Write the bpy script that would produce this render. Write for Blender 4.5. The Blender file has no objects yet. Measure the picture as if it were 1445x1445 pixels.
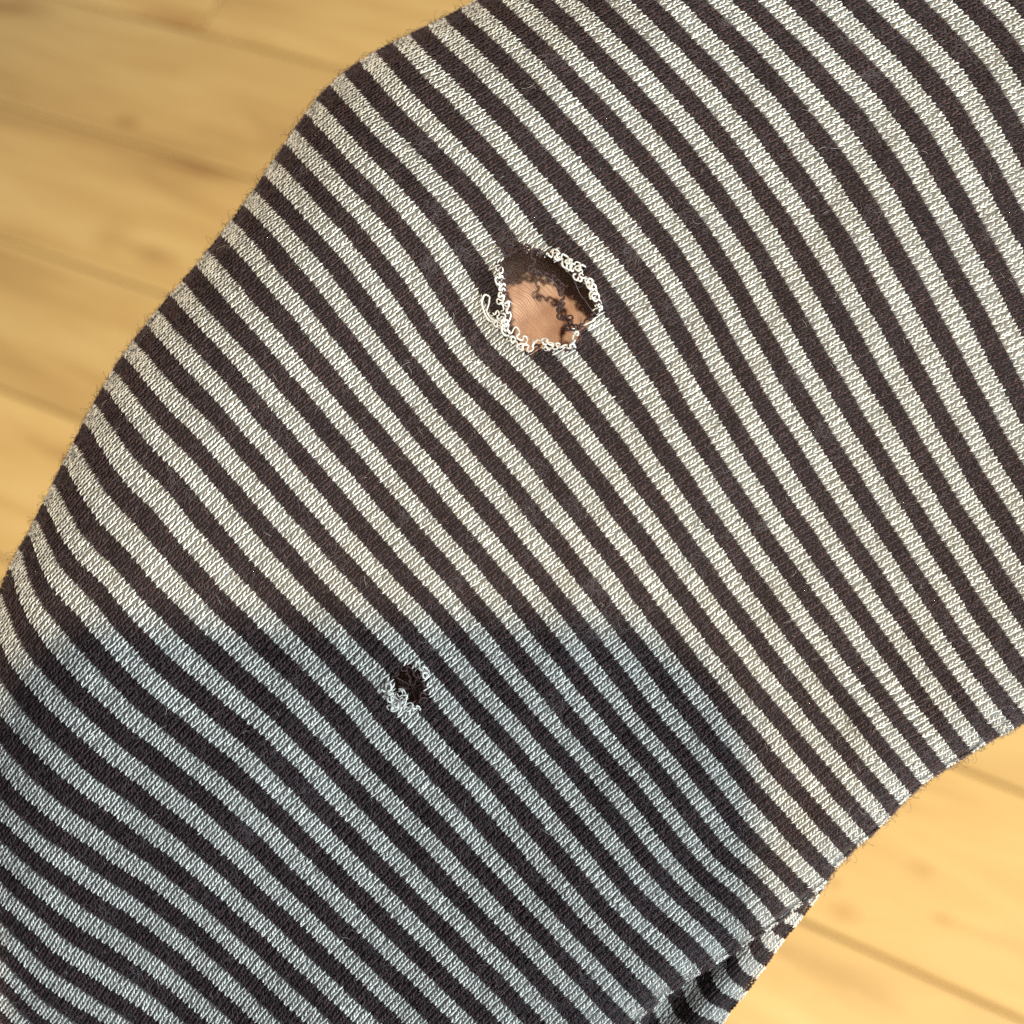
import bpy, math, random
import numpy as np
from mathutils import Matrix, Vector

random.seed(7)
rng = np.random.default_rng(7)
scene = bpy.context.scene

# ------------------------------------------------------------------ scale
S = 0.10 / 1445.0          # metres per millimetre-like tracing unit (1445 units = 100 mm of cloth)
D = 1985.0                 # lens to cloth, in the same units (137 mm)
H = 0.85                   # lens height above the floor (m)

# orientation of the view: floor normal and plank direction as seen by the lens
_N = np.array([-.25, .44, 1.]); _v = np.array([-4790, 1780, -1985.])
_N /= np.linalg.norm(_N); _v -= _N * (_v @ _N); _v /= np.linalg.norm(_v)
_X = -_v; _Y = np.cross(_N, _X)
ROT = Matrix((tuple(_X), tuple(_Y), tuple(_N)))      # tilt of cloth and lens in the world
CAM = Vector((0, 0, H))

def w_from_local(p):                                # cloth frame (units) -> world metres
    return CAM + ROT @ (Vector((p[0], p[1], p[2] - D)) * S)

# ------------------------------------------------------------------ camera
cam_d = bpy.data.cameras.new('camera')
cam_d.sensor_width = 36.0
cam_d.lens = 18.0 / (722.5 / D)
cam_d.clip_start = 0.005
cam_d.clip_end = 50
cam_d.dof.use_dof = True
cam_d.dof.focus_distance = (D + 12) * S
cam_d.dof.aperture_fstop = 31.0
cam = bpy.data.objects.new('camera', cam_d)
scene.collection.objects.link(cam)
cam.matrix_world = Matrix.Translation(CAM) @ ROT.to_4x4()
scene.camera = cam

# ------------------------------------------------------------------ world and lights
world = bpy.data.worlds.new('World'); scene.world = world
world.use_nodes = True
bg = world.node_tree.nodes['Background']
bg.inputs[0].default_value = (0.84, 0.90, 1.0, 1)
bg.inputs[1].default_value = 0.44

def aim(obj, loc, target):
    obj.location = loc
    obj.rotation_euler = (Vector(target) - Vector(loc)).to_track_quat('-Z', 'Y').to_euler()

# low sunlight coming through a window behind the photographer
SUNDIR = Vector((-0.071, 0.166, 1.0))
ld = bpy.data.lights.new('window_sunbeam', 'SPOT')
ld.energy = 2950; ld.color = (1.0, 0.84, 0.60); ld.shadow_soft_size = 0.15
ld.spot_size = math.radians(19); ld.spot_blend = 1.0
lo = bpy.data.objects.new('window_sunbeam', ld); scene.collection.objects.link(lo)
aim(lo, w_from_local(SUNDIR * (8.0 / S / SUNDIR.length)), (0.0, 0.02, 0.0))
# cool daylight from a window to the lower right
la = bpy.data.lights.new('window_skylight', 'AREA')
la.shape = 'RECTANGLE'; la.size = 1.2; la.size_y = 1.4
la.energy = 74; la.color = (0.74, 0.88, 1.0)
lao = bpy.data.objects.new('window_skylight', la); scene.collection.objects.link(lao)
aim(lao, w_from_local(Vector((1.15, -0.70, 0.95)) / S), w_from_local((0, 0, 0)))

scene.view_settings.view_transform = 'Standard'
scene.view_settings.look = 'None'
scene.view_settings.exposure = 0.0
scene.view_settings.gamma = 1.0
scene.render.engine = 'CYCLES'
scene.cycles.use_denoising = False
scene.cycles.max_bounces = 6

# ------------------------------------------------------------------ helpers
COL = scene.collection
def link(o, parent=None):
    COL.objects.link(o)
    if parent is not None: o.parent = parent
    return o
def np_mesh(name, verts, quads, smooth=True, attr=None):
    me = bpy.data.meshes.new(name)
    verts = np.ascontiguousarray(verts, dtype=np.float32); quads = np.ascontiguousarray(quads, dtype=np.int32)
    k = quads.shape[1]
    me.vertices.add(len(verts)); me.vertices.foreach_set('co', verts.ravel())
    me.loops.add(quads.size); me.loops.foreach_set('vertex_index', quads.ravel())
    me.polygons.add(len(quads))
    me.polygons.foreach_set('loop_start', np.arange(0, quads.size, k, dtype=np.int32))
    me.polygons.foreach_set('loop_total', np.full(len(quads), k, dtype=np.int32))
    if attr is not None:
        for an, av in attr.items():
            a = me.attributes.new(an, 'FLOAT', 'POINT'); a.data.foreach_set('value', np.ascontiguousarray(av, dtype=np.float32))
    me.update(calc_edges=True)
    if smooth: me.polygons.foreach_set('use_smooth', np.ones(len(quads), dtype=bool))
    return me
def obj(name, me, mat, parent=None):
    o = bpy.data.objects.new(name, me); me.materials.append(mat)
    return link(o, parent)
def tag(o, label, cat, group=None):
    o['label'] = label; o['category'] = cat
    if group: o['group'] = group

def mat_new(name):
    m = bpy.data.materials.new(name); m.use_nodes = True
    nt = m.node_tree; b = nt.nodes['Principled BSDF']
    return m, nt, b
def N(nt, t, **kw):
    n = nt.nodes.new(t)
    for k, v in kw.items(): setattr(n, k, v)
    return n
def ramp(nt, src, stops):
    r = N(nt, 'ShaderNodeValToRGB'); e = r.color_ramp.elements
    while len(e) < len(stops): e.new(0.5)
    for el, (p, c) in zip(e, stops): el.position = p; el.color = c + (1,) if len(c) == 3 else c
    nt.links.new(src, r.inputs[0]); return r

def yarn_mat(name, dark, light, rough, spec, sheen, sheen_tint):
    m, nt, b = mat_new(name)
    geo = N(nt, 'ShaderNodeNewGeometry')
    tc = N(nt, 'ShaderNodeTexCoord')
    no = N(nt, 'ShaderNodeTexNoise'); no.inputs['Scale'].default_value = 130; no.inputs['Detail'].default_value = 5; no.inputs['Roughness'].default_value = 0.65
    nt.links.new(tc.outputs['Object'], no.inputs['Vector'])
    ad = N(nt, 'ShaderNodeMath', operation='MULTIPLY_ADD'); ad.inputs[1].default_value = 0.5
    nt.links.new(geo.outputs['Random Per Island'], ad.inputs[0])
    mu = N(nt, 'ShaderNodeMath', operation='MULTIPLY'); mu.inputs[1].default_value = 0.75
    nt.links.new(no.outputs[0], mu.inputs[0]); nt.links.new(mu.outputs[0], ad.inputs[2])
    r = ramp(nt, ad.outputs[0], [(0.25, dark), (0.9, light)])
    nt.links.new(r.outputs[0], b.inputs['Base Color'])
    b.inputs['Roughness'].default_value = rough
    b.inputs['Specular IOR Level'].default_value = spec
    b.inputs['Sheen Weight'].default_value = sheen
    b.inputs['Sheen Roughness'].default_value = 0.4
    b.inputs['Sheen Tint'].default_value = sheen_tint
    fi = N(nt, 'ShaderNodeTexNoise'); fi.inputs['Scale'].default_value = 9000; fi.inputs['Detail'].default_value = 2
    nt.links.new(tc.outputs['Object'], fi.inputs['Vector'])
    bu = N(nt, 'ShaderNodeBump'); bu.inputs['Strength'].default_value = 0.35; bu.inputs['Distance'].default_value = 0.00003
    nt.links.new(fi.outputs[0], bu.inputs['Height']); nt.links.new(bu.outputs[0], b.inputs['Normal'])
    return m
M_CREAM = yarn_mat('cream_viscose_yarn', (0.40, 0.375, 0.32), (0.72, 0.69, 0.605), 0.34, 0.6, 0.1, (1, .97, .9, 1))
M_BROWN = yarn_mat('brown_wool_yarn', (0.015, 0.0075, 0.007), (0.062, 0.034, 0.031), 0.62, 0.18, 0.06, (.8, .6, .58, 1))
M_FUZZ_D, _nt, _b = mat_new('brown_wool_fuzz'); _b.inputs['Base Color'].default_value = (0.075, 0.055, 0.056, 1); _b.inputs['Roughness'].default_value = 0.5
M_LINT, _nt, _b = mat_new('grey_lint'); _b.inputs['Base Color'].default_value = (0.12, 0.095, 0.092, 1); _b.inputs['Roughness'].default_value = 0.6
M_FUZZ_L, _nt, _b = mat_new('pale_fuzz'); _b.inputs['Base Color'].default_value = (0.50, 0.46, 0.40, 1); _b.inputs['Roughness'].default_value = 0.4

# ------------------------------------------------------------------ floor of oak planks (structure)
m_wood, nt, b = mat_new('honey_oak_laminate')
tc = N(nt, 'ShaderNodeTexCoord'); oi = N(nt, 'ShaderNodeObjectInfo')
ofs = N(nt, 'ShaderNodeVectorMath', operation='MULTIPLY_ADD')
cmb = N(nt, 'ShaderNodeCombineXYZ')
for i in range(3): nt.links.new(oi.outputs['Random'], cmb.inputs[i])
nt.links.new(cmb.outputs[0], ofs.inputs[0]); ofs.inputs[1].default_value = (37, 19, 11); nt.links.new(tc.outputs['Object'], ofs.inputs[2])
mp = N(nt, 'ShaderNodeMapping'); mp.inputs['Scale'].default_value = (1.6, 14, 8); nt.links.new(ofs.outputs[0], mp.inputs[0])
n1 = N(nt, 'ShaderNodeTexNoise'); n1.inputs['Scale'].default_value = 2.2; n1.inputs['Detail'].default_value = 6; n1.inputs['Roughness'].default_value = 0.6; n1.inputs['Distortion'].default_value = 0.8
nt.links.new(mp.outputs[0], n1.inputs['Vector'])
mp2 = N(nt, 'ShaderNodeMapping'); mp2.inputs['Scale'].default_value = (7, 16, 8); nt.links.new(ofs.outputs[0], mp2.inputs[0])
n2 = N(nt, 'ShaderNodeTexVoronoi', feature='F1'); n2.inputs['Scale'].default_value = 0.9; nt.links.new(mp2.outputs[0], n2.inputs['Vector'])
kn = ramp(nt, n2.outputs['Distance'], [(0.03, (0.70, 0.60, 0.50)), (0.12, (1, 1, 1))])
gp = N(nt, 'ShaderNodeNewGeometry'); last = kn.outputs[0]
def floor_pt(px, py):
    d_ = Vector((px - 722.5, 722.5 - py, -D)); w_ = ROT @ d_; t_ = -H / w_[2]; return w_[0] * t_, w_[1] * t_
for (px, py, rx_, ry_, col_) in ((1191, 1287, .012, .008, (.80, .70, .60)), (1302, 1228, .010, .006, (.82, .74, .66)), (1330, 1296, .007, .005, (.80, .72, .64)), (1178, 1247, .004, .004, (.7, .6, .5)),
        (276, 238, .045, .010, (.62, .50, .40)), (218, 361, .035, .012, (.60, .48, .40)), (160, 334, .03, .02, (.75, .64, .54)), (250, 30, .05, .012, (.72, .58, .46)), (30, 8, .05, .014, (.58, .42, .30))):
    fx_, fy_ = floor_pt(px, py)
    sb = N(nt, 'ShaderNodeVectorMath', operation='SUBTRACT'); nt.links.new(gp.outputs['Position'], sb.inputs[0]); sb.inputs[1].default_value = (fx_, fy_, 0)
    dv = N(nt, 'ShaderNodeVectorMath', operation='DIVIDE'); nt.links.new(sb.outputs[0], dv.inputs[0]); dv.inputs[1].default_value = (rx_, ry_, 1)
    le = N(nt, 'ShaderNodeVectorMath', operation='LENGTH'); nt.links.new(dv.outputs[0], le.inputs[0])
    ad_ = N(nt, 'ShaderNodeMath', operation='MULTIPLY_ADD'); ad_.inputs[1].default_value = 1.6; nt.links.new(n1.outputs[0], ad_.inputs[0]); nt.links.new(le.outputs['Value'], ad_.inputs[2])
    mm = N(nt, 'ShaderNodeMapRange'); mm.inputs[1].default_value = 0.8; mm.inputs[2].default_value = 1.9; nt.links.new(ad_.outputs[0], mm.inputs[0])
    mk = N(nt, 'ShaderNodeMix', data_type='RGBA'); mk.inputs[6].default_value = col_ + (1,); mk.inputs[7].default_value = (1, 1, 1, 1); nt.links.new(mm.outputs[0], mk.inputs['Factor'])
    m2 = N(nt, 'ShaderNodeMix', data_type='RGBA', blend_type='MULTIPLY'); m2.inputs['Factor'].default_value = 1; nt.links.new(last, m2.inputs[6]); nt.links.new(mk.outputs[2], m2.inputs[7]); last = m2.outputs[2]
wr = ramp(nt, n1.outputs[0], [(0.28, (0.37, 0.205, 0.060)), (0.48, (0.49, 0.295, 0.092)), (0.72, (0.57, 0.37, 0.13))])
mx = N(nt, 'ShaderNodeMix', data_type='RGBA', blend_type='MULTIPLY'); mx.inputs['Factor'].default_value = 0.8
nt.links.new(wr.outputs[0], mx.inputs[6]); nt.links.new(last, mx.inputs[7])
hs = N(nt, 'ShaderNodeHueSaturation'); mr = N(nt, 'ShaderNodeMapRange'); mr.inputs[3].default_value = 0.93; mr.inputs[4].default_value = 1.06
nt.links.new(oi.outputs['Random'], mr.inputs[0]); nt.links.new(mr.outputs[0], hs.inputs['Value']); nt.links.new(mx.outputs[2], hs.inputs['Color'])
nt.links.new(hs.outputs[0], b.inputs['Base Color'])
b.inputs['Roughness'].default_value = 0.42; b.inputs['Specular IOR Level'].default_value = 0.5
bu = N(nt, 'ShaderNodeBump'); bu.inputs['Strength'].default_value = 0.15; bu.inputs['Distance'].default_value = 0.001
nt.links.new(n1.outputs[0], bu.inputs['Height']); nt.links.new(bu.outputs[0], b.inputs['Normal'])

m_gap, nt, b = mat_new('floor_joint'); b.inputs['Base Color'].default_value = (0.13, 0.075, 0.03, 1); b.inputs['Roughness'].default_value = 0.8
me = bpy.data.meshes.new('floor'); me.from_pydata([(-4, -3, -0.004), (4, -3, -0.004), (4, 4, -0.004), (-4, 4, -0.004)], [], [(0, 1, 2, 3)])
floor = obj('floor', me, m_gap); floor['kind'] = 'structure'; floor['label'] = 'honey oak plank floor far below the cloth'
PW, PL = 0.118, 1.22
def plank_mesh():
    g, bv = 0.0007, 0.0016
    x0, x1, y0, y1 = g, PL - g, g, PW - g
    v = []
    for (i, z) in ((0, -0.0035), (0, -bv * .8), (bv, 0)):
        v += [(x0 + i, y0 + i, z), (x1 - i, y0 + i, z), (x1 - i, y1 - i, z), (x0 + i, y1 - i, z)]
    f = [(8, 9, 10, 11)]
    for r in (0, 4):
        for k in range(4): f.append((r + k, r + (k + 1) % 4, r + 4 + (k + 1) % 4, r + 4 + k))
    m = bpy.data.meshes.new('plank'); m.from_pydata(v, [], f); m.update(); m.materials.append(m_wood); return m
pm = plank_mesh()
for r in range(-6, 10):
    off = [0.0, 0.43, 0.81, 0.22, 0.63][r % 5] * PL
    for c in range(-2, 2):
        x = c * PL + off - 0.35; y = 0.089 + r * PW
        if x > 1.0 or x + PL < -1.7: continue
        o = bpy.data.objects.new('plank', pm); link(o, floor); o.location = (x, y, 0)

# ------------------------------------------------------------------ stripe layout of the cloth (cream stripe centres, in units)
T = {
 40:  {6:847, 7:947, 8:1033, 9:1115, 10:1179, 11:1238, 12:1297, 13:1357, 14:1411},
 180: dict(zip(range(0, 14), [492, 568, 664, 756, 849, 930, 1008, 1079, 1148, 1216, 1275, 1337, 1397, 1453])),
 360: dict(zip(range(-5, 11), [288, 364, 449, 532, 611, 691, 775, 859, 938.5, 1012, 1083, 1157, 1230, 1297, 1361, 1427])),
 540: dict(zip(range(-10, 8), [105, 186, 257, 335, 420, 504.6, 584, 662.5, 741, 817, 889, 963, 1049, 1120.5, 1193, 1263.6, 1333, 1399])),
 720: {-14:-3, -13:60.5, -12:135, -11:216, -10:295.5, -8:498, -7:565, -6:644, -5:723, -4:800, -3:874.6, -2:950, -1:1021, 0:1091, 1:1167, 2:1239.6, 3:1308, 4:1374},
 900: dict(zip(range(-16, 2), [28, 101, 176, 258, 337, 424.7, 533.5, 630, 715, 794.6, 875.8, 950.6, 1027, 1091, 1160, 1235, 1302.5, 1364])),
 1080: dict(zip(range(-19, -2), [-7, 64.6, 144, 234, 326, 427, 530, 624, 715.6, 800.6, 879.6, 957, 1028, 1101, 1169, 1236, 1299])),
 1260: dict(zip(range(-21, -8), [18.5, 96.6, 187.5, 295, 410, 524, 626, 721, 808, 891, 968, 1040, 1107])),
 1405: dict(zip(range(-23, -12), [3, 86.6, 199, 316, 432.6, 559, 669, 762, 855, 937.5, 1013.5])),
}
samp = [(x, y, n) for x, d in T.items() for n, y in d.items()]
samp += [(10, 1375, 14), (10, 1417, 15),
 (73, 704, 4), (79, 722, 4), (103, 760, 4), (128, 790, 4), (156, 815, 4), (53, 755, 5), (60, 788, 5), (79, 813, 5), (103, 839, 5), (128, 866, 5),
 (26, 781, 6), (28, 810, 6), (35, 837, 6), (48, 862, 6), (66, 884, 6), (73, 902, 6), (103, 931, 6), (139, 968, 6), (137, 709, 3), (165, 738, 3), (165, 909, 5),
 (2, 866, 7), (6, 888, 7), (18, 917, 7), (73, 984, 7), (110, 1021, 7), (139, 1046, 7), (7, 995, 8), (27, 1021, 8), (55, 1047, 8),
 (160, 539, 1), (200, 594, 1), (233, 629, 1), (264, 662, 1), (132, 587, 2), (150, 618, 2), (207, 686, 2), (229, 710, 2), (101, 643, 3), (116, 671, 3), (132, 695, 3),
 (206, 516, 0), (215, 535, 0), (242, 564, 0), (273, 594, 0), (295, 375, -3), (314, 399, -3), (339, 428, -3), (255, 412, -2), (279, 443, -2), (310, 475, -2), (338, 506, -2),
 (218, 449, -1), (240, 478, -1), (273, 511, -1), (303, 541, -1),
 (1154, 1247, -5), (1116, 1272, -4), (1044, 1316, -2), (1013, 1344, -1), (972, 1373, 0),
 (1044, 1205, -4), (1099, 1256, -4), (1044, 1250, -3), (1071, 1278, -3), (1002, 1280, -2), (1030, 1304, -2), (974, 1303, -1), (1002, 1331, -1),
 (733, 322, -10), (800, 395, -10), (690, 352, -9), (845, 462, -10), (700, 478, -8), (835, 545, -9), (770, 545, -8)]
samp = np.array(samp, dtype=float)
sx = samp[:, :2] / 1000.0
def U(r2): return np.where(r2 > 0, 0.5 * r2 * np.log(np.maximum(r2, 1e-12)), 0)
n_s = len(sx)
K = U(((sx[:, None] - sx[None]) ** 2).sum(-1)) + 1.4e-3 * np.eye(n_s)
Pm = np.hstack([np.ones((n_s, 1)), sx])
A = np.block([[K, Pm], [Pm.T, np.zeros((3, 3))]])
coef = np.linalg.solve(A, np.concatenate([samp[:, 2], np.zeros(3)]))
G0, GS, GN = -240.0, 6.0, 330
ax = G0 + GS * np.arange(GN)
gx, gy = np.meshgrid(ax, ax)
pts = np.stack([gx.ravel(), gy.ravel()], 1) / 1000.0
Pg = np.zeros(len(pts))
for c0 in range(0, len(pts), 20000):
    q = pts[c0:c0 + 20000]
    Pg[c0:c0 + 20000] = U(((q[:, None] - sx[None]) ** 2).sum(-1)) @ coef[:n_s] + coef[n_s] + q @ coef[n_s + 1:]
Pg = Pg.reshape(GN, GN)
Pg += 0.007 * np.sin(gx / 19 + gy / 27 + 1) + 0.006 * np.sin(gx / 31 - gy / 17 + 2) + 0.008 * np.sin(gx / 12.5 - gy / 15 + 4)

# outline of the sleeve: upper left and lower right edges
EL = np.array([(1700, -900), (1100, -330), (880, -130), (780, -62), (700, -12), (636, 22), (584, 46), (530, 70), (480, 98), (447, 131), (421, 174), (392, 216), (366, 260), (330, 308), (300, 345), (246, 411), (205, 457), (166, 503), (140, 551), (116, 599), (86, 655), (64, 706), (42, 747), (21, 783), (5, 814), (-20, 870), (-55, 960), (-85, 1070), (-105, 1200), (-115, 1400), (-110, 1800)], float)
ER = np.array([(2600, 300), (1800, 830), (1600, 935), (1500, 990), (1445, 1021), (1394, 1049), (1332, 1087), (1284, 1122), (1250, 1160), (1185, 1219), (1158, 1257), (1123, 1284), (1091, 1308), (1049, 1336), (1005, 1364), (961, 1391), (921, 1421), (893, 1450), (800, 1570), (650, 1760)], float)
def cat(P_, n):
    m = len(P_); t = np.linspace(0, m - 1, n); i = np.clip(t.astype(int), 0, m - 2); f = (t - i)[:, None]
    p0 = P_[np.maximum(i - 1, 0)]; p1 = P_[i]; p2 = P_[i + 1]; p3 = P_[np.minimum(i + 2, m - 1)]
    return 0.5 * ((2 * p1) + (-p0 + p2) * f + (2 * p0 - 5 * p1 + 4 * p2 - p3) * f ** 2 + (-p0 + 3 * p1 - 3 * p2 + p3) * f ** 3)
for _ in range(2): EL[1:-1] = .25 * EL[:-2] + .5 * EL[1:-1] + .25 * EL[2:]
EL = cat(EL, 90); ER = cat(ER, 60)
def dist_poly(px, py, poly):
    best = np.full(px.shape, 1e9)
    for a, c in zip(poly[:-1], poly[1:]):
        e = c - a; L2 = e @ e
        t = np.clip(((px - a[0]) * e[0] + (py - a[1]) * e[1]) / L2, 0, 1)
        best = np.minimum(best, np.hypot(px - a[0] - t * e[0], py - a[1] - t * e[1]))
    return best
def inside(px, py, poly):
    r = np.zeros(px.shape, bool); j = len(poly) - 1
    for i in range(len(poly)):
        (xi, yi), (xj, yj) = poly[i], poly[j]
        c = ((yi > py) != (yj > py)) & (px < (xj - xi) * (py - yi) / ((yj - yi) or 1e-9) + xi)
        r ^= c; j = i
    return r
BODY = np.vstack([EL, ER[::-1]])
ins = inside(gx, gy, BODY)
sg = np.where(ins, 1, -1)
dL = dist_poly(gx, gy, EL) * sg; dR = dist_poly(gx, gy, ER) * sg
dE = np.minimum(dL, dR)
HOLE = np.array([(711, 364), (726, 352), (744, 352), (762, 359), (780, 366), (802, 378), (815, 392), (829, 408), (838, 421), (843, 436), (835, 452), (815, 464), (815, 476), (802, 485), (784, 487), (766, 484), (752, 489), (741, 493), (726, 482), (713, 465), (713, 442), (711, 421), (707, 401), (704, 378)], float)
HOLE2 = np.array([(558, 949), (574, 942), (587, 946), (597, 956), (602, 971), (599, 984), (588, 991), (574, 994), (562, 990), (556, 976), (555, 962)], float)
def zshape(x, y, dl, dr):
    t = np.clip(dl / 190.0, 0, 1); z = -150 * (1 - np.sqrt(np.clip(1 - (1 - t) ** 2, 0, 1)))
    t = np.clip(dr / 60.0, 0, 1); z += -48 * (1 - np.sqrt(np.clip(1 - (1 - t) ** 2, 0, 1)))
    X = x - 722.5; Y = 722.5 - y
    s = (-X - Y) / math.sqrt(2)
    z += -120 * np.clip((s - 480) / 470, 0, None) ** 2
    # soft undulation of the stretched cloth
    z += 5.0 * np.sin(x / 131 + y / 97 + .6) + 4.0 * np.sin(x / 83 - y / 119 + 2) + 2.0 * np.sin(x / 47 + y / 61 + 1)
    z += 1.1 * np.sin(x / 23 - y / 19) + 1.0 * np.sin(x / 17 + y / 31 + 2)
    for (cx, cy, rx, ry, th, am) in ((1290, 985, 26, 90, -.7, -13), (1215, 1010, 22, 80, -.7, 9), (1370, 960, 24, 80, -.7, 8), (1120, 1180, 25, 80, -.75, -9), (800, 900, 30, 120, .2, 5), (560, 880, 30, 150, -1.4, 4), (1060, 1290, 22, 90, -.8, 7), (1010, 1300, 22, 80, -.8, -9), (930, 1370, 20, 70, -.8, 6), (870, 1390, 22, 80, -.8, -8), (1180, 1150, 20, 70, -.75, 7)):
        c_, s_ = math.cos(th), math.sin(th); p = (x - cx) * c_ + (y - cy) * s_; q = -(x - cx) * s_ + (y - cy) * c_
        z += am * np.exp(-(p / rx) ** 2 - (q / ry) ** 2)
    # lips of the two holes
    z += 9 * np.exp(-((dist_poly(x, y, np.vstack([HOLE, HOLE[:1]])) - 2) / 16.0) ** 2)
    z += 4 * np.exp(-((dist_poly(x, y, np.vstack([HOLE2, HOLE2[:1]])) - 2) / 10.0) ** 2)
    return z
Zg = zshape(gx, gy, np.maximum(dL, 0), np.maximum(dR, 0))

def bil(F, p):
    fx = np.clip((p[..., 0] - G0) / GS, 0, GN - 1.001); fy = np.clip((p[..., 1] - G0) / GS, 0, GN - 1.001)
    ix = fx.astype(int); iy = fy.astype(int); tx = fx - ix; ty = fy - iy
    return (F[iy, ix] * (1 - tx) + F[iy, ix + 1] * tx) * (1 - ty) + (F[iy + 1, ix] * (1 - tx) + F[iy + 1, ix + 1] * tx) * ty
def zat(x, y):
    p = np.array([[x, y]], float); return float(bil(Zg, p)[0])
def to3(p2, z):                                      # traced place + height -> cloth-frame metres
    k = (D - z) / D
    return np.stack([(p2[..., 0] - 722.5) * k, (722.5 - p2[..., 1]) * k, z], -1) * S
# ------------------------------------------------------------------ courses and wales of the knit
NC = 8
W = 10.9
XMIN, XMAX = -110, 1555
def cdiff(A_, axis):
    f = np.roll(A_, -1, axis) - A_; b_ = A_ - np.roll(A_, 1, axis)
    sl = [slice(None)] * 3; sl[axis] = -1; f[tuple(sl)] = np.nan
    sl[axis] = 0; b_[tuple(sl)] = np.nan
    both = 0.5 * (f + b_)
    return np.where(np.isnan(both), np.where(np.isnan(f), b_, f), both)
class Panel: pass
def knit_panel(Pg, Zg, dE, n_lo, n_hi, spine=None, start=(722., 760.), rwrap=75.0, wraps=(16, 16)):
    PY, PX = np.gradient(Pg, GS); ZY, ZX = np.gradient(Zg, GS); DY, DX = np.gradient(dE, GS)
    gradP = lambda p: np.stack([bil(PX, p), bil(PY, p)], -1)
    levels = np.arange(n_lo * NC, n_hi * NC) / NC + 0.5 / NC - 0.25
    def newton(p, lv):
        for _ in range(3):
            g = gradP(p); p = p - g * ((bil(Pg, p) - lv) / (g ** 2).sum(-1))[..., None]
        return p
    if spine is None:
        spine = np.zeros((len(levels), 2))
        k0 = int(np.argmin(np.abs(levels - bil(Pg, np.array([start]))[0])))
        for rngk in (range(k0, len(levels)), range(k0 - 1, -1, -1)):
            p = np.array([start]) if rngk.step > 0 else spine[k0][None].copy()
            for k in rngk:
                p = newton(p, levels[k:k + 1]); spine[k] = p[0]
    else:
        ln = cat(np.array(spine, float), 400); pv_ = bil(Pg, ln)
        spine = np.stack([np.interp(levels, pv_, ln[:, 0]), np.interp(levels, pv_, ln[:, 1])], 1)
    def march(sign, wrap, nmax=170):
        pos = spine.copy(); z = bil(Zg, pos)
        out = [np.concatenate([pos, z[:, None]], 1)]
        state = np.zeros(len(levels), int)                # 0 on face, 1 wrapping under, 2 ended
        al = np.zeros(len(levels)); ep = pos.copy(); en = pos.copy(); ez = z.copy(); wd = np.zeros(len(levels))
        for _ in range(nmax):
            g = gradP(pos); t = np.stack([-g[:, 1], g[:, 0]], 1); t /= np.linalg.norm(t, axis=1)[:, None]
            t *= np.sign(t[:, :1] * 1 + t[:, 1:] * .6) * sign
            sl = bil(ZX, pos) * t[:, 0] + bil(ZY, pos) * t[:, 1]
            st = W / np.sqrt(1 + np.minimum(sl ** 2, 40))
            mid = pos + t * st[:, None] * .5
            g2 = gradP(mid); t2 = np.stack([-g2[:, 1], g2[:, 0]], 1); t2 /= np.linalg.norm(t2, axis=1)[:, None]
            t2 *= np.sign((t2 * t).sum(1))[:, None]
            new = newton(pos + t2 * st[:, None], levels)
            d = bil(dE, new); face = state == 0
            hit = face & (d < 1.2)
            nrm = -np.stack([bil(DX, pos), bil(DY, pos)], 1); nrm /= np.linalg.norm(nrm, axis=1)[:, None] + 1e-9
            dp = bil(dE, pos); fr_ = np.clip((dp - 0.8) / np.maximum(dp - d, 1e-6), 0, 1)
            e_ = pos + (new - pos) * fr_[:, None]
            e_ = e_ + nrm * (bil(dE, e_) - 0.8)[:, None]
            ep[hit] = e_[hit]; en[hit] = nrm[hit]; ez[hit] = bil(Zg, ep)[hit]; al[hit] = -(W * .6)
            state[hit] = 1
            go = state == 0
            pos[go] = new[go]; z[go] = bil(Zg, pos)[go]
            wr = state == 1
            al[wr] += W; wd[wr] += 1
            a_ = al / rwrap
            pos[wr] = (ep - en * (rwrap * (1 - np.cos(a_)))[:, None])[wr]; z[wr] = (ez - rwrap * np.sin(np.minimum(a_, 2.2)))[wr]
            state[wr & (wd >= wrap)] = 2
            oob = (pos[:, 0] < -220) | (pos[:, 0] > 1725) | (pos[:, 1] < -220) | (pos[:, 1] > 1725)
            state[oob] = 2
            rec = np.concatenate([pos, z[:, None]], 1); rec[state == 2] = np.nan
            out.append(rec)
            if (state == 2).all(): break
        return out
    right = march(1, wraps[1]); left = march(-1, wraps[0])
    grid = np.stack(left[::-1] + right[1:], 1)            # course, wale, (x, y, z)
    oob = (grid[..., 0] < XMIN) | (grid[..., 0] > XMAX) | (grid[..., 1] < XMIN) | (grid[..., 1] > XMAX)
    grid[oob] = np.nan
    near = bil(dE, np.nan_to_num(grid[..., :2])) < 26      # even out the turn of the edge between neighbouring rows
    for _ in range(4):
        up_ = np.roll(grid, 1, 0); dn_ = np.roll(grid, -1, 0); up_[0] = np.nan; dn_[-1] = np.nan
        av = 0.25 * up_ + 0.5 * grid + 0.25 * dn_
        use = near & ~np.isnan(av[..., 0]); grid[use] = av[use]
    pn = Panel(); pn.levels = levels; pn.n_lo, pn.n_hi = n_lo, n_hi
    pn.IM = grid[..., :2].copy(); pn.G = to3(grid[..., :2], grid[..., 2])
    pn.PU = cdiff(pn.G, 1); pn.PV = -cdiff(pn.G, 0)       # PV points up the wale
    NN = np.cross(pn.PU, pn.PV); NN /= np.linalg.norm(NN, axis=-1)[..., None] + 1e-12
    pn.flip = -1 if np.nanmean(NN[..., 2]) < 0 else 1; pn.NN = NN * pn.flip
    v = ~np.isnan(pn.G[..., 0]) & ~np.isnan(NN[..., 0])
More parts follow.
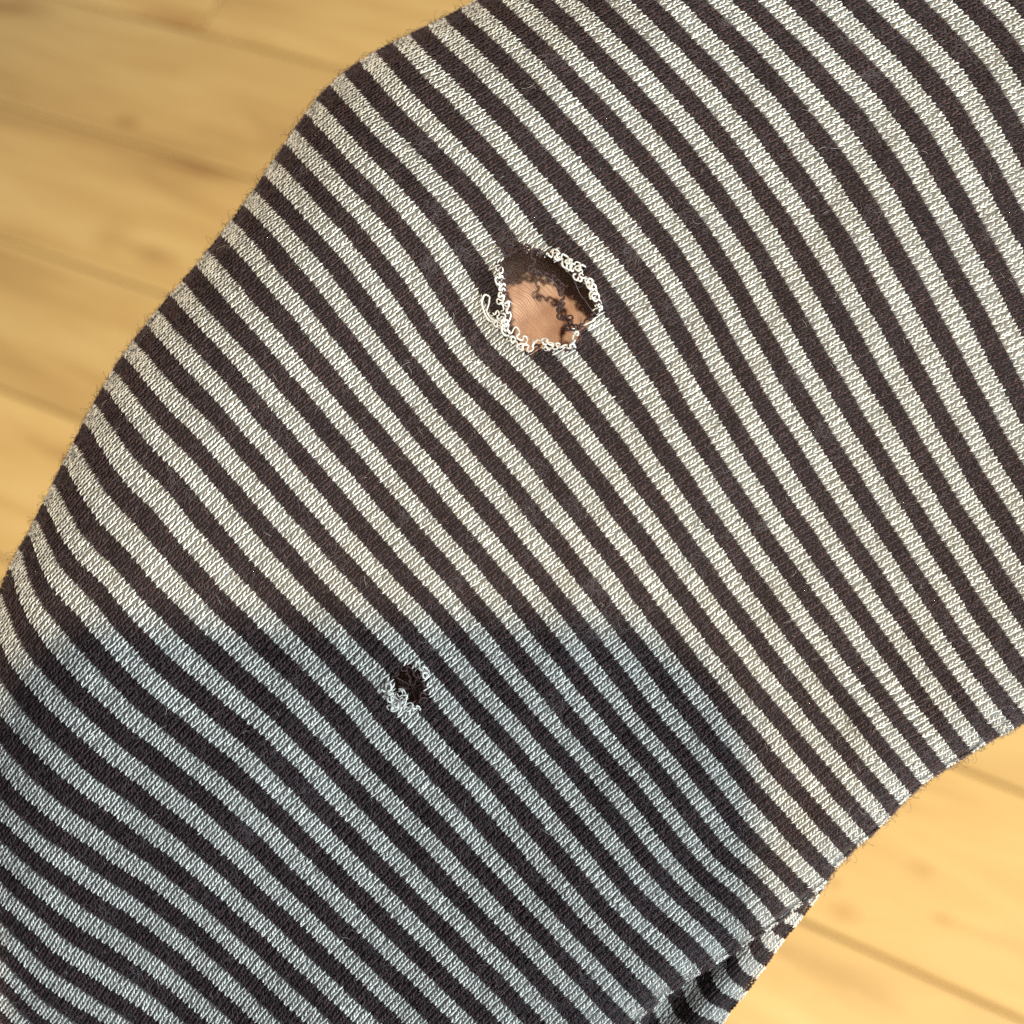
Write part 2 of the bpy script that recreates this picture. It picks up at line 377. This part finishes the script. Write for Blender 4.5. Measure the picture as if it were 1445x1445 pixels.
    lu = np.linalg.norm(pn.PU, axis=-1) / S; lv_ = np.linalg.norm(pn.PV, axis=-1) / S
    v &= (lu < 80) & (lv_ < 90)
    pn.PV = pn.PV * np.minimum(1, 9.0 / np.maximum(lv_, 1e-6))[..., None]; pn.PU = pn.PU * np.minimum(1, 15.0 / np.maximum(lu, 1e-6))[..., None]
    pn.ok = v & ~(inside(pn.IM[..., 0], pn.IM[..., 1], HOLE) | inside(pn.IM[..., 0], pn.IM[..., 1], HOLE2))
    pn.dE_at = bil(dE, np.nan_to_num(pn.IM))
    return pn
front = knit_panel(Pg, Zg, dE, -29, 18)

# the gathered flap that turns under at the lower right
fs = np.array([(1143, 1264, -5), (1150, 1270, -5), (1107, 1292, -4), (1128, 1298, -4), (1080, 1315, -3), (1088, 1330, -3), (1108, 1335, -3), (1049, 1342, -2), (1053, 1359, -2), (1075, 1373, -2),
 (1012, 1364, -1), (1019, 1385, -1), (1046, 1403, -1), (975, 1394, 0), (986, 1418, 0), (1018, 1434, 0), (933, 1420, 1), (948, 1446, 1), (988, 1466, 1), (893, 1452, 2), (912, 1478, 2), (955, 1500, 2), (850, 1484, 3), (872, 1510, 3), (920, 1534, 3)], float)
fx_ = fs[:, :2] / 1000; nf = len(fs)
Kf = U(((fx_[:, None] - fx_[None]) ** 2).sum(-1)) + 1e-5 * np.eye(nf); Pf = np.hstack([np.ones((nf, 1)), fx_])
cf = np.linalg.solve(np.block([[Kf, Pf], [Pf.T, np.zeros((3, 3))]]), np.concatenate([fs[:, 2], np.zeros(3)]))
Pgf = (U(((pts[:, None] - fx_[None]) ** 2).sum(-1)) @ cf[:nf] + cf[nf] + pts @ cf[nf + 1:]).reshape(GN, GN)
EF = np.array([(1172, 1238), (1157, 1261), (1019, 1445), (930, 1564), (880, 1630)], float)
EI = np.array([(1150, 1235), (1100, 1262), (1040, 1300), (990, 1335), (930, 1372), (880, 1410), (820, 1480), (770, 1560)], float)
inf = inside(gx, gy, np.vstack([EF, EI[::-1]]))
dF = dist_poly(gx, gy, EF) * np.where(inf, 1, -1); dI = dist_poly(gx, gy, EI) * np.where(inf, 1, -1)
tf = np.clip(np.maximum(dF, 0) / 22.0, 0, 1)
Zf = -112 - 24 * (1 - np.sqrt(np.clip(1 - (1 - tf) ** 2, 0, 1))) + 8 * np.sin(gx / 14 + gy / 19) + 20 * np.clip(1 - np.maximum(dF, 0) / 70, 0, 1)
flap = knit_panel(Pgf, Zf, np.minimum(dF, dI), -6, 4, spine=[(1152, 1254), (1104, 1312), (1064, 1358), (1024, 1402), (986, 1442), (942, 1492), (905, 1535), (870, 1580)], rwrap=28.0, wraps=(1, 7))

# ------------------------------------------------------------------ the garment
root = bpy.data.objects.new('striped_knit_sleeve', None); link(root)
root.matrix_world = Matrix.Translation(w_from_local((0, 0, 0))) @ ROT.to_4x4()
tag(root, 'brown and cream striped knit sleeve with two frayed holes, stretched over a hand', 'sleeve')

# backing: the reverse loops of the knit, one continuous sheet
m_back, nt, b = mat_new('knit_reverse_loops_shaded')
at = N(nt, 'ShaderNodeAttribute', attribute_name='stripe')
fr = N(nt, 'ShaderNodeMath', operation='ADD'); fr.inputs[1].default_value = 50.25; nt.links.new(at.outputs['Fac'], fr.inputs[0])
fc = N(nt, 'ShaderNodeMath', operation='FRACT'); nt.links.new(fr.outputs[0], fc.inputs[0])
rp = ramp(nt, fc.outputs[0], [(0.0, (0.17, 0.165, 0.145)), (0.5, (0.010, 0.006, 0.006))]); rp.color_ramp.interpolation = 'CONSTANT'  # same yarns, darkened: shade in the gaps between stitches is painted in
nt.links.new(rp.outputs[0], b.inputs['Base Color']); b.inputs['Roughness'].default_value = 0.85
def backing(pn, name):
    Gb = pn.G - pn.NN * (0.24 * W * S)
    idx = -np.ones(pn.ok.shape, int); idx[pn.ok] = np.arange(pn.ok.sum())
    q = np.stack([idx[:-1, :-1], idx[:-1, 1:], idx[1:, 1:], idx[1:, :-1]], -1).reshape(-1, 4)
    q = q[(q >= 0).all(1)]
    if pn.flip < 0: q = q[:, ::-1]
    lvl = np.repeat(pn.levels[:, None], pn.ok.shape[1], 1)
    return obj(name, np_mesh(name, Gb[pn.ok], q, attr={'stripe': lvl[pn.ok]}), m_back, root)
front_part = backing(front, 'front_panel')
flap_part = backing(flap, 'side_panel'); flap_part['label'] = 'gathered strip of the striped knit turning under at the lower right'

def leg_paths(u0, u1, v0, v1, h0, h1, bow):
    s = np.linspace(0, 1, 5)
    return np.stack([u0 + (u1 - u0) * s + bow * np.sin(math.pi * s), v0 + (v1 - v0) * s, h0 + (h1 - h0) * np.sin(math.pi * s)], 1)
SIDES = 5
TAP = np.array([0.55, 0.95, 1.0, 0.95, 0.55])
ring_q = []
for r in range(4):
    for k in range(SIDES): ring_q.append((r * SIDES + k, r * SIDES + (k + 1) % SIDES, (r + 1) * SIDES + (k + 1) % SIDES, (r + 1) * SIDES + k))
ring_q = np.array(ring_q)
def build_legs(pn, sel_k, sel_i, path_l, path_r, rad):
    """two yarn legs for every stitch selected"""
    vs, qs, base = [], [], 0
    g = pn.G[sel_k, sel_i]; pu = pn.PU[sel_k, sel_i]; pv = pn.PV[sel_k, sel_i]; nn = pn.NN[sel_k, sel_i]
    n = len(g); up = Vector((0, 0, 1))
    for path, rk in ((path_l, 0.9), (path_r, 1.06)):
        jit = rng.normal(0, 1, (n, 3))
        pu_, pv_, h_ = path[:, 0], path[:, 1], path[:, 2]
        U_ = pu_[None] + jit[:, :1] * 0.038; V_ = pv_[None] + jit[:, 1:2] * 0.10; H_ = h_[None] + jit[:, 2:] * 0.032 - 0.13 * (rng.random((n, 1)) < 0.03)
        C = g[:, None] + U_[..., None] * pu[:, None] + V_[..., None] * pv[:, None] + (H_ * W * S)[..., None] * nn[:, None]
        tan = np.gradient(C, axis=1); tan /= np.linalg.norm(tan, axis=-1)[..., None] + 1e-15
        side = np.cross(tan, nn[:, None]); side /= np.linalg.norm(side, axis=-1)[..., None] + 1e-15
        nr = np.cross(side, tan)
        ang = np.arange(SIDES) / SIDES * 2 * math.pi + math.pi / 2
        rr = (rk * rad * W * S * (1 + np.clip(rng.normal(0, .14, n), -.4, .35)))[:, None] * TAP[None]
        ring = C[:, :, None] + rr[..., None, None] * (np.cos(ang)[None, None, :, None] * side[:, :, None] + 0.9 * np.sin(ang)[None, None, :, None] * nr[:, :, None])
        vs.append(ring.reshape(-1, 3))
        qs.append((np.arange(n)[:, None, None] * (5 * SIDES) + ring_q[None] + base).reshape(-1, 4)); base += n * 5 * SIDES
    return np.concatenate(vs), np.concatenate(qs)
for pn, part in ((front, front_part), (flap, flap_part)):
  for n in range(pn.n_lo, pn.n_hi):
    for half, nm, mat, rad in ((0, 'cream_stripe', M_CREAM, 0.108), (1, 'brown_stripe', M_BROWN, 0.12)):
        c0 = (n - pn.n_lo) * NC + half * 4
        rows = np.zeros(pn.ok.shape, bool); rows[c0:c0 + 4] = True
        kk, ii = np.nonzero(rows & pn.ok)
        if len(kk) < 6: continue
        bl = min(max((-n - 8) / 12.0, 0), 1)
        pl = leg_paths(-0.37 - .05 * bl, -0.25 + .07 * bl, -0.78 + .12 * bl, 0.78 - .12 * bl, -.04 * bl, 0.13, -0.01)
        pr = leg_paths(0.39, 0.10, -0.52, 0.54, -0.08, 0.17, 0.03)
        v, qq = build_legs(pn, kk, ii, pl, pr, rad)
        obj(nm, np_mesh(nm, v, qq), mat, part)

# ------------------------------------------------------------------ fuzz
G, PU, PV, NN, okv, levels = front.G, front.PU, front.PV, front.NN, front.ok, front.levels
def hairs(sel, count, lmin, lmax, rad, lift, pick=None):
    kk, ii = np.nonzero(sel)
    if pick is None: pick = rng.integers(0, len(kk), count)
    kk = kk[pick]; ii = ii[pick]; count = len(kk)
    g = G[kk, ii]; nn = NN[kk, ii]
    tu = PU[kk, ii] / (np.linalg.norm(PU[kk, ii], axis=1)[:, None]); tv = PV[kk, ii] / np.linalg.norm(PV[kk, ii], axis=1)[:, None]
    g = g + tu * rng.uniform(-5, 5, (count, 1)) * S + tv * rng.uniform(-3, 3, (count, 1)) * S + nn * (0.12 * W * S)
    a = rng.uniform(0, 2 * math.pi, (count, 1)); c = rng.normal(0, 1.1, (count, 1)); L = (lmin + (lmax - lmin) * rng.random((count, 1)) ** 2) * S
    up = np.abs(rng.normal(0, 1, (count, 1))) * lift
    C = [g]
    for j in range(4):
        ang = a + c * (j / 3.0); stp = L / 4
        C.append(C[-1] + stp * (np.cos(ang) * tu + np.sin(ang) * tv + nn * (up * (1 - j * .45))))
    C = np.stack(C, 1)
    tan = np.gradient(C, axis=1); side = np.cross(tan, nn[:, None]); side /= np.linalg.norm(side, axis=-1)[..., None] + 1e-15
    nr = np.cross(side, tan); nr /= np.linalg.norm(nr, axis=-1)[..., None] + 1e-15
    tp = np.array([1, .95, .85, .7, .35])
    ang = np.arange(3) / 3 * 2 * math.pi + math.pi / 2
    ring = C[:, :, None] + (rad * S * tp)[None, :, None, None] * (np.cos(ang)[None, None, :, None] * side[:, :, None] + np.sin(ang)[None, None, :, None] * nr[:, :, None])
    rq = np.array([(r * 3 + k, r * 3 + (k + 1) % 3, (r + 1) * 3 + (k + 1) % 3, (r + 1) * 3 + k) for r in range(4) for k in range(3)])
    return ring.reshape(-1, 3), (np.arange(count)[:, None, None] * 15 + rq[None]).reshape(-1, 4)
dark_rows = np.zeros(okv.shape, bool); dark_rows[(np.arange(len(levels)) % NC) >= 4] = True
edge_sel = okv & (front.dE_at < 14)
v, qq = hairs(okv & dark_rows, 34000, 4, 17, 0.34, 0.2); o = obj('wool_fuzz', np_mesh('wool_fuzz', v, qq), M_FUZZ_D, root); o['kind'] = 'stuff'
bnd = np.zeros(okv.shape, bool); bnd[np.isin(np.arange(len(levels)) % NC, (0, 3))] = True
v, qq = hairs(okv & bnd, 20000, 4, 14, 0.28, 0.2); o = obj('wool_fuzz', np_mesh('wool_fuzz_border', v, qq), M_FUZZ_D, root); o['kind'] = 'stuff'
v, qq = hairs(edge_sel, 11000, 4, 20, 0.26, 0.8); o = obj('wool_fuzz', np_mesh('wool_fuzz_edge', v, qq), M_FUZZ_D, root); o['kind'] = 'stuff'
v, qq = hairs(okv, 700, 5, 20, 0.24, 0.3); o = obj('pale_fuzz', np_mesh('pale_fuzz', v, qq), M_FUZZ_L, root); o['kind'] = 'stuff'

# little pills and tangles of lint on the wool
kk, ii = np.nonzero(okv & dark_rows); cen = rng.integers(0, len(kk), 90); im = front.IM[kk, ii]; pk = []
for c_ in cen:
    near = np.nonzero(np.hypot(im[:, 0] - im[c_, 0], im[:, 1] - im[c_, 1]) < rng.uniform(8, 30))[0]
    pk.append(rng.choice(near, int(rng.integers(14, 46))))
v, qq = hairs(okv & dark_rows, 0, 5, 24, 0.28, 0.35, pick=np.concatenate(pk)); o = obj('lint', np_mesh('lint', v, qq), M_LINT, root); o['kind'] = 'stuff'

# ------------------------------------------------------------------ loose threads at the holes
def smooth_path(P, n):
    P = np.array(P, float); m = len(P); t = np.linspace(0, m - 1, n); i = np.clip(t.astype(int), 0, m - 2); f = (t - i)[:, None]
    p0 = P[np.maximum(i - 1, 0)]; p1 = P[i]; p2 = P[i + 1]; p3 = P[np.minimum(i + 2, m - 1)]
    return 0.5 * ((2 * p1) + (-p0 + p2) * f + (2 * p0 - 5 * p1 + 4 * p2 - p3) * f ** 2 + (-p0 + 3 * p1 - 3 * p2 + p3) * f ** 3)
def tube(P, rad, sides=6):                            # P: (x, y, z above sheet) traced
    P = np.array(P, float)
    z = bil(Zg, P[:, :2]) * 1.0 + P[:, 2]
    C = to3(P[:, :2], z)
    tan = np.gradient(C, axis=0); tan /= np.linalg.norm(tan, axis=1)[:, None] + 1e-15
    ref = np.tile(np.array([[0.1, 0.2, 1.0]]), (len(C), 1)); side = np.cross(tan, ref); side /= np.linalg.norm(side, axis=1)[:, None] + 1e-15
    nr = np.cross(side, tan); ang = np.arange(sides) / sides * 2 * math.pi
    tt = np.arange(len(C)); r = rad * S * (1 + .16 * np.sin(tt * .37 + C[0, 0] * 9e4) + .12 * np.sin(tt * 1.13 + C[0, 1] * 7e4)); r[0] *= .5; r[-1] *= .5
    ring = C[:, None] + r[:, None, None] * (np.cos(ang)[None, :, None] * side[:, None] + np.sin(ang)[None, :, None] * nr[:, None])
    n = len(C)
    qd = np.array([(i * sides + k, i * sides + (k + 1) % sides, (i + 1) * sides + (k + 1) % sides, (i + 1) * sides + k) for i in range(n - 1) for k in range(sides)])
    return ring.reshape(-1, 3), qd
def thread(P, rad, mat, name='loose_thread'):
    P = np.array(P, float); v, qd = tube(P, rad)
    if rad > .8:                                      # fibres lifting off the yarn
        nfib = max(4, len(P) // 9)
        for _ in range(nfib):
            i0 = int(rng.integers(0, max(1, len(P) - 8))); seg = P[i0:i0 + int(rng.integers(5, 12))].copy()
            tt = np.linspace(0, 1, len(seg))[:, None]; seg = seg + rng.normal(0, .5, (1, 3)) + tt ** 1.5 * rng.normal(0, 3.0, (1, 3))
            v2, q2 = tube(seg, .36, 4); qd = np.vstack([qd, q2 + len(v)]); v = np.vstack([v, v2])
    return obj(name, np_mesh(name, v, qd), mat, root)
def curl(path, wl, amp, rad, mat, z0=4, zamp=3, ph=0.0, back=0.55):
    base = smooth_path(path, 400)
    seg = np.linalg.norm(np.diff(base[:, :2], axis=0), axis=1); s = np.concatenate([[0], np.cumsum(seg)])
    n = max(24, int(s[-1] / wl * 16)); t = np.linspace(0, s[-1], n)
    bx = np.interp(t, s, base[:, 0]); by = np.interp(t, s, base[:, 1])
    tx = np.gradient(bx); ty = np.gradient(by); l = np.hypot(tx, ty); tx /= l; ty /= l
    w = 2 * math.pi * t / wl + ph + 1.3 * np.sin(t / wl * 1.7 + ph) + 0.7 * np.sin(t / wl * 4.1 + 2 * ph)
    a = amp * (0.9 + 0.45 * np.sin(t / wl * 2.3 + ph * 3) + 0.25 * np.sin(t / wl * 5.3 + ph)); rad = rad * 1.15; wl = wl
    o1 = a * np.sin(w); o2 = -back * a * np.sin(2 * w)
    return thread(np.stack([bx - ty * o1 + tx * o2, by + tx * o1 + ty * o2, z0 + zamp * np.sin(w * .9 + 1)], 1), rad, mat)
# large hole, left and lower rim
curl([(704, 378), (708, 395), (709, 412), (713, 425), (714, 440)], 9, 3.2, 1.15, M_CREAM, ph=.3)
curl([(702, 385), (706, 405), (706, 425), (710, 445), (714, 458)], 11, 3.6, 1.1, M_CREAM, ph=2.0, z0=6)
curl([(715, 425), (717, 445), (713, 460), (719, 472), (729, 484)], 13, 4.0, 1.2, M_CREAM, ph=.9, z0=7)
curl([(712, 450), (713, 466), (722, 480), (735, 490), (748, 491), (757, 482)], 17, 3.6, 1.25, M_CREAM, ph=2.2, z0=8)
curl([(722, 463), (728, 472), (740, 478), (742, 486), (734, 492)], 16, 5.0, 1.2, M_CREAM, ph=.2, z0=9)
curl([(756, 482), (766, 483), (776, 487), (788, 488), (802, 489), (815, 487)], 12, 3.4, 1.2, M_CREAM, ph=1.0, z0=6)
curl([(762, 481), (772, 480), (779, 486), (774, 492), (765, 489)], 15, 2.5, 1.2, M_CREAM, ph=1.8, z0=7)
curl([(803, 489), (811, 478), (812, 468), (807, 462)], 9, 2.6, 1.1, M_CREAM, ph=1.0, z0=3)
# torn loop to the left of the large hole
thread(np.concatenate([smooth_path([(700, 455, 5), (690, 452, 6), (683, 440, 7), (680, 426, 7), (684, 416, 6), (690, 418, 5)], 40)]), 1.5, M_CREAM)
thread(smooth_path([(691, 418, 5), (690, 428, 7), (687, 440, 7), (694, 450, 7), (703, 452, 6), (708, 446, 5)], 40), 1.15, M_CREAM)
curl([(699, 440), (704, 450), (700, 456), (708, 462)], 8, 2.8, 1.0, M_CREAM, ph=0.4, z0=6)
# large hole, upper right rim
curl([(778, 356), (788, 364), (798, 372), (806, 378)], 10, 4.4, 1.25, M_CREAM, ph=.2, z0=6)
curl([(783, 352), (795, 364), (810, 372), (822, 380)], 11, 4.6, 1.2, M_CREAM, ph=1.5, z0=8)
curl([(800, 373), (812, 384), (820, 394), (830, 400)], 9, 4.6, 1.2, M_CREAM, ph=.6, z0=6)
curl([(815, 382), (826, 392), (834, 404), (840, 414)], 10, 4.4, 1.15, M_CREAM, ph=2.6, z0=8)
curl([(826, 397), (836, 408), (840, 420), (843, 432)], 10, 4.8, 1.2, M_CREAM, ph=.9, z0=6)
curl([(836, 408), (842, 420), (846, 430), (848, 440)], 12, 4.0, 1.15, M_CREAM, ph=1.9, z0=8)
# dark wool ends mixed into the rim
curl([(706, 372), (709, 390), (711, 408), (716, 426)], 10, 3.4, 1.2, M_BROWN, ph=1.1, z0=3)
curl([(706, 430), (712, 448), (716, 462), (726, 478), (740, 484)], 13, 3.6, 1.2, M_BROWN, ph=.7, z0=3)
curl([(768, 357), (784, 362), (800, 374), (814, 386), (826, 402)], 12, 4.0, 1.3, M_BROWN, ph=.7, z0=2)
curl([(812, 380), (826, 394), (836, 412), (842, 430)], 11, 4.2, 1.2, M_BROWN, ph=2.7, z0=5)
curl([(752, 488), (770, 490), (790, 492), (812, 486), (822, 474)], 13, 3.4, 1.2, M_BROWN, ph=1.7, z0=3)
curl([(716, 356), (732, 350), (750, 352), (766, 360)], 9, 3.6, 1.2, M_BROWN, ph=2.4, z0=5)
# dark ravelled strand across the hole and dark rims
curl([(744, 350), (752, 364), (752, 374), (750, 381), (758, 388)], 13, 3.2, 1.35, M_BROWN, ph=.5, z0=1)
curl([(757, 386), (774, 390), (786, 396), (793, 404), (790, 412)], 9, 3.4, 1.4, M_BROWN, ph=.9, z0=-1)
curl([(790, 404), (792, 414), (796, 422), (790, 432), (787, 440)], 9, 3.0, 1.4, M_BROWN, ph=.2, z0=-2)
curl([(788, 432), (788, 444), (796, 452), (801, 460), (812, 463)], 15, 3.8, 1.6, M_BROWN, ph=1.2, z0=0)
curl([(800, 452), (806, 448), (808, 455), (802, 460), (814, 462), (826, 458)], 12, 2.6, 1.4, M_BROWN, ph=.4, z0=2)
curl([(712, 360), (724, 354), (740, 352), (756, 357)], 12, 2.6, 1.3, M_BROWN, ph=.4, z0=2)
curl([(824, 455), (832, 448), (840, 444), (842, 436)], 11, 2.6, 1.3, M_BROWN, ph=1.4, z0=2)
thread(smooth_path([(758, 381, 0), (768, 390, 2), (779, 395, 3), (786, 403, 2)], 20), 0.36, M_LINT)
thread(smooth_path([(790, 372, 3), (808, 392, 5), (818, 414, 4), (826, 424, 3)], 24), 0.36, M_LINT)
thread(smooth_path([(826, 424, 3), (834, 436, 5), (846, 448, 4)], 20), 0.36, M_LINT)
# small hole
curl([(543, 968), (550, 974), (553, 984), (560, 990)], 11, 5.0, 1.3, M_CREAM, ph=.4, z0=5)
curl([(540, 984), (550, 986), (560, 992), (568, 1000)], 10, 4.6, 1.2, M_CREAM, ph=1.3, z0=7)
curl([(546, 1000), (556, 998), (566, 990), (572, 980)], 11, 4.0, 1.1, M_CREAM, ph=2.2, z0=8)
thread(smooth_path([(562, 972, 5), (569, 973, 9), (573, 982, 10), (572, 992, 9), (565, 1000, 6), (558, 997, 4)], 40), 1.0, M_CREAM)
thread(smooth_path([(544, 966, 4), (549, 964, 8), (552, 970, 8), (548, 976, 6), (542, 974, 4)], 34), 1.1, M_CREAM)
thread(smooth_path([(562, 976, 5), (566, 974, 8), (568, 979, 8), (563, 983, 6), (560, 978, 4)], 30), 0.9, M_CREAM)
curl([(586, 936), (592, 942), (600, 946), (604, 954)], 10, 4.4, 1.25, M_CREAM, ph=.8, z0=5)
curl([(574, 1000), (580, 996), (588, 998), (594, 1002)], 11, 3.6, 1.2, M_CREAM, ph=.2, z0=4)
curl([(556, 950), (566, 944), (578, 944), (590, 952)], 14, 4.0, 1.2, M_BROWN, ph=.2, z0=1)
curl([(592, 954), (600, 966), (600, 980), (592, 992)], 13, 4.0, 1.2, M_BROWN, ph=.8, z0=1)
curl([(572, 950), (580, 960), (590, 966), (598, 978)], 15, 4.4, 1.0, M_BROWN, ph=1.4, z0=-5)

for (pa, pb) in (((560, 956), (596, 978)), ((574, 946), (586, 990)), ((562, 968), (600, 962)), ((590, 950), (572, 988))):
    mx_ = ((pa[0] + pb[0]) / 2 + rng.normal(0, 4), (pa[1] + pb[1]) / 2 + rng.normal(0, 4))
    thread(smooth_path([(pa[0], pa[1], -1), (mx_[0], mx_[1], -7), (pb[0], pb[1], -2)], 22), 0.9, M_BROWN)

# ------------------------------------------------------------------ the hand inside the sleeve
m_skin, nt, b = mat_new('skin')
tc = N(nt, 'ShaderNodeTexCoord')
no = N(nt, 'ShaderNodeTexNoise'); no.inputs['Scale'].default_value = 420; no.inputs['Detail'].default_value = 4; nt.links.new(tc.outputs['Object'], no.inputs['Vector'])
rs = ramp(nt, no.outputs[0], [(0.3, (0.42, 0.235, 0.16)), (0.7, (0.66, 0.42, 0.30))]); nt.links.new(rs.outputs[0], b.inputs['Base Color'])
b.inputs['Roughness'].default_value = 0.42; b.inputs['Subsurface Weight'].default_value = 0.25; b.inputs['Subsurface Radius'].default_value = (0.004, 0.0016, 0.0008); b.inputs['Subsurface Scale'].default_value = 0.5
wv = N(nt, 'ShaderNodeTexWave', wave_type='RINGS', rings_direction='Z'); wv.inputs['Scale'].default_value = 620; wv.inputs['Distortion'].default_value = 6; wv.inputs['Detail Scale'].default_value = .6
mpw = N(nt, 'ShaderNodeMapping'); mpw.inputs['Location'].default_value = (0.006, -0.013, 0); nt.links.new(tc.outputs['Object'], mpw.inputs[0]); nt.links.new(mpw.outputs[0], wv.inputs['Vector'])
bu = N(nt, 'ShaderNodeBump'); bu.inputs['Strength'].default_value = 0.4; bu.inputs['Distance'].default_value = 0.0001; nt.links.new(wv.outputs[0], bu.inputs['Height']); nt.links.new(bu.outputs[0], b.inputs['Normal'])
a_dir = np.array((0.74, 0.67)); b_dir = np.array((0.67, -0.74)); org = np.array((150., 420.))   # fingertip of the forefinger, cloth frame units
def hp(a, bb, z):
    p = org + a_dir * a + b_dir * bb; return Vector((p[0] * S, p[1] * S, z * S))
hv, he, hr = [], [], []
def chain(nodes, start=None):
    prev = start
    for (a, bb, z, r) in nodes:
        hv.append(hp(a, bb, z)); hr.append(r * S); i = len(hv) - 1
        if prev is not None: he.append((prev, i))
        prev = i
    return prev
chain([(-1480, 250, -420, 330)])                       # palm centre (root)
w1 = chain([(-1900, 270, -430, 300), (-2300, 290, -440, 260), (-2750, 300, -450, 280)], 0)
for (bk, bt, ln, r) in ((0, 0, 10, 138), (225, 232, 130, 136), (440, 470, 30, 122), (640, 680, -200, 100)):
    k = chain([(-1160, bk, -400, r * 1.5)], 0)
    chain([(-760 + ln * .3, bk * .8 + bt * .2, -320, r * 1.16), (-380 + ln * .6, bk * .5 + bt * .5, -255, r * 1.08), (-90 + ln, bt, -232, r * 1.0), (20 + ln, bt, -250, r * .72)], k)
k = chain([(-1500, 20, -560, 190)], 0)
chain([(-1150, -60, -700, 150), (-800, 20, -730, 132), (-560, 90, -720, 118), (-470, 110, -720, 80)], k)
me = bpy.data.meshes.new('hand'); me.from_pydata([tuple(v) for v in hv], he, [])
hand = bpy.data.objects.new('hand', me); link(hand); hand.matrix_world = root.matrix_world.copy()
sk = hand.modifiers.new('skin', 'SKIN'); sk.use_smooth_shade = True
for sv, r in zip(me.skin_vertices[0].data, hr): sv.radius = (r, r)
me.skin_vertices[0].data[0].use_root = True; me.skin_vertices[0].data[0].radius = (380 * S, 210 * S)
ss = hand.modifiers.new('sub', 'SUBSURF'); ss.levels = 2; ss.render_levels = 3
me.materials.append(m_skin)
tag(hand, 'bare fingertips showing through the large frayed hole of the sleeve', 'hand')

# ------------------------------------------------------------------ the telephone whose shade falls across the cloth
m_ph, nt, b = mat_new('phone_shell'); b.inputs['Base Color'].default_value = (0.03, 0.03, 0.035, 1); b.inputs['Roughness'].default_value = 0.35
m_gl, nt, b = mat_new('phone_glass'); b.inputs['Base Color'].default_value = (0.01, 0.01, 0.012, 1); b.inputs['Roughness'].default_value = 0.05
def slab(name, x0, x1, y0, y1, z0, z1, r, mat, parent, bev=0.0012):
    ring = []
    for (cx, cy, a0) in ((x1 - r, y1 - r, 0), (x0 + r, y1 - r, 90), (x0 + r, y0 + r, 180), (x1 - r, y0 + r, 270)):
        for k in range(9):
            a = math.radians(a0 + 90 * k / 8); ring.append((cx, cy, math.cos(a), math.sin(a)))
    v = []; n = len(ring)
    for (ins_, z) in ((bev, z0), (0, z0 + bev), (0, z1 - bev), (bev, z1)):
        v += [(cx + (r - ins_) * c, cy + (r - ins_) * s_, z) for cx, cy, c, s_ in ring]
    f = [tuple(range(n - 1, -1, -1)), tuple(range(3 * n, 4 * n))]
    for j in range(3):
        for k in range(n): f.append((j * n + k, j * n + (k + 1) % n, (j + 1) * n + (k + 1) % n, (j + 1) * n + k))
    m = bpy.data.meshes.new(name); m.from_pydata(v, [], f); m.update(); return obj(name, m, mat, parent)
ph = bpy.data.objects.new('mobile_phone', None); link(ph)
ph.matrix_world = Matrix.Translation(w_from_local((0, 0, D))) @ ROT.to_4x4()
tag(ph, 'dark mobile phone held above the cloth, taking the picture', 'phone')
slab('phone_body', -0.064, 0.0135, -0.146, 0.0135, 0.0035, 0.0115, 0.0160, m_ph, ph)
slab('camera_bump', -0.026, 0.0105, -0.026, 0.0105, 0.0018, 0.0034, 0.009, m_ph, ph, 0.0004)
for (x, y) in ((0.0, 0.0), (0.0, -0.0165), (-0.0165, -0.008)):
    slab('lens', x - .006, x + .006, y - .006, y + .006, 0.0008, 0.0017, .0059, m_gl, ph, 0.0002)
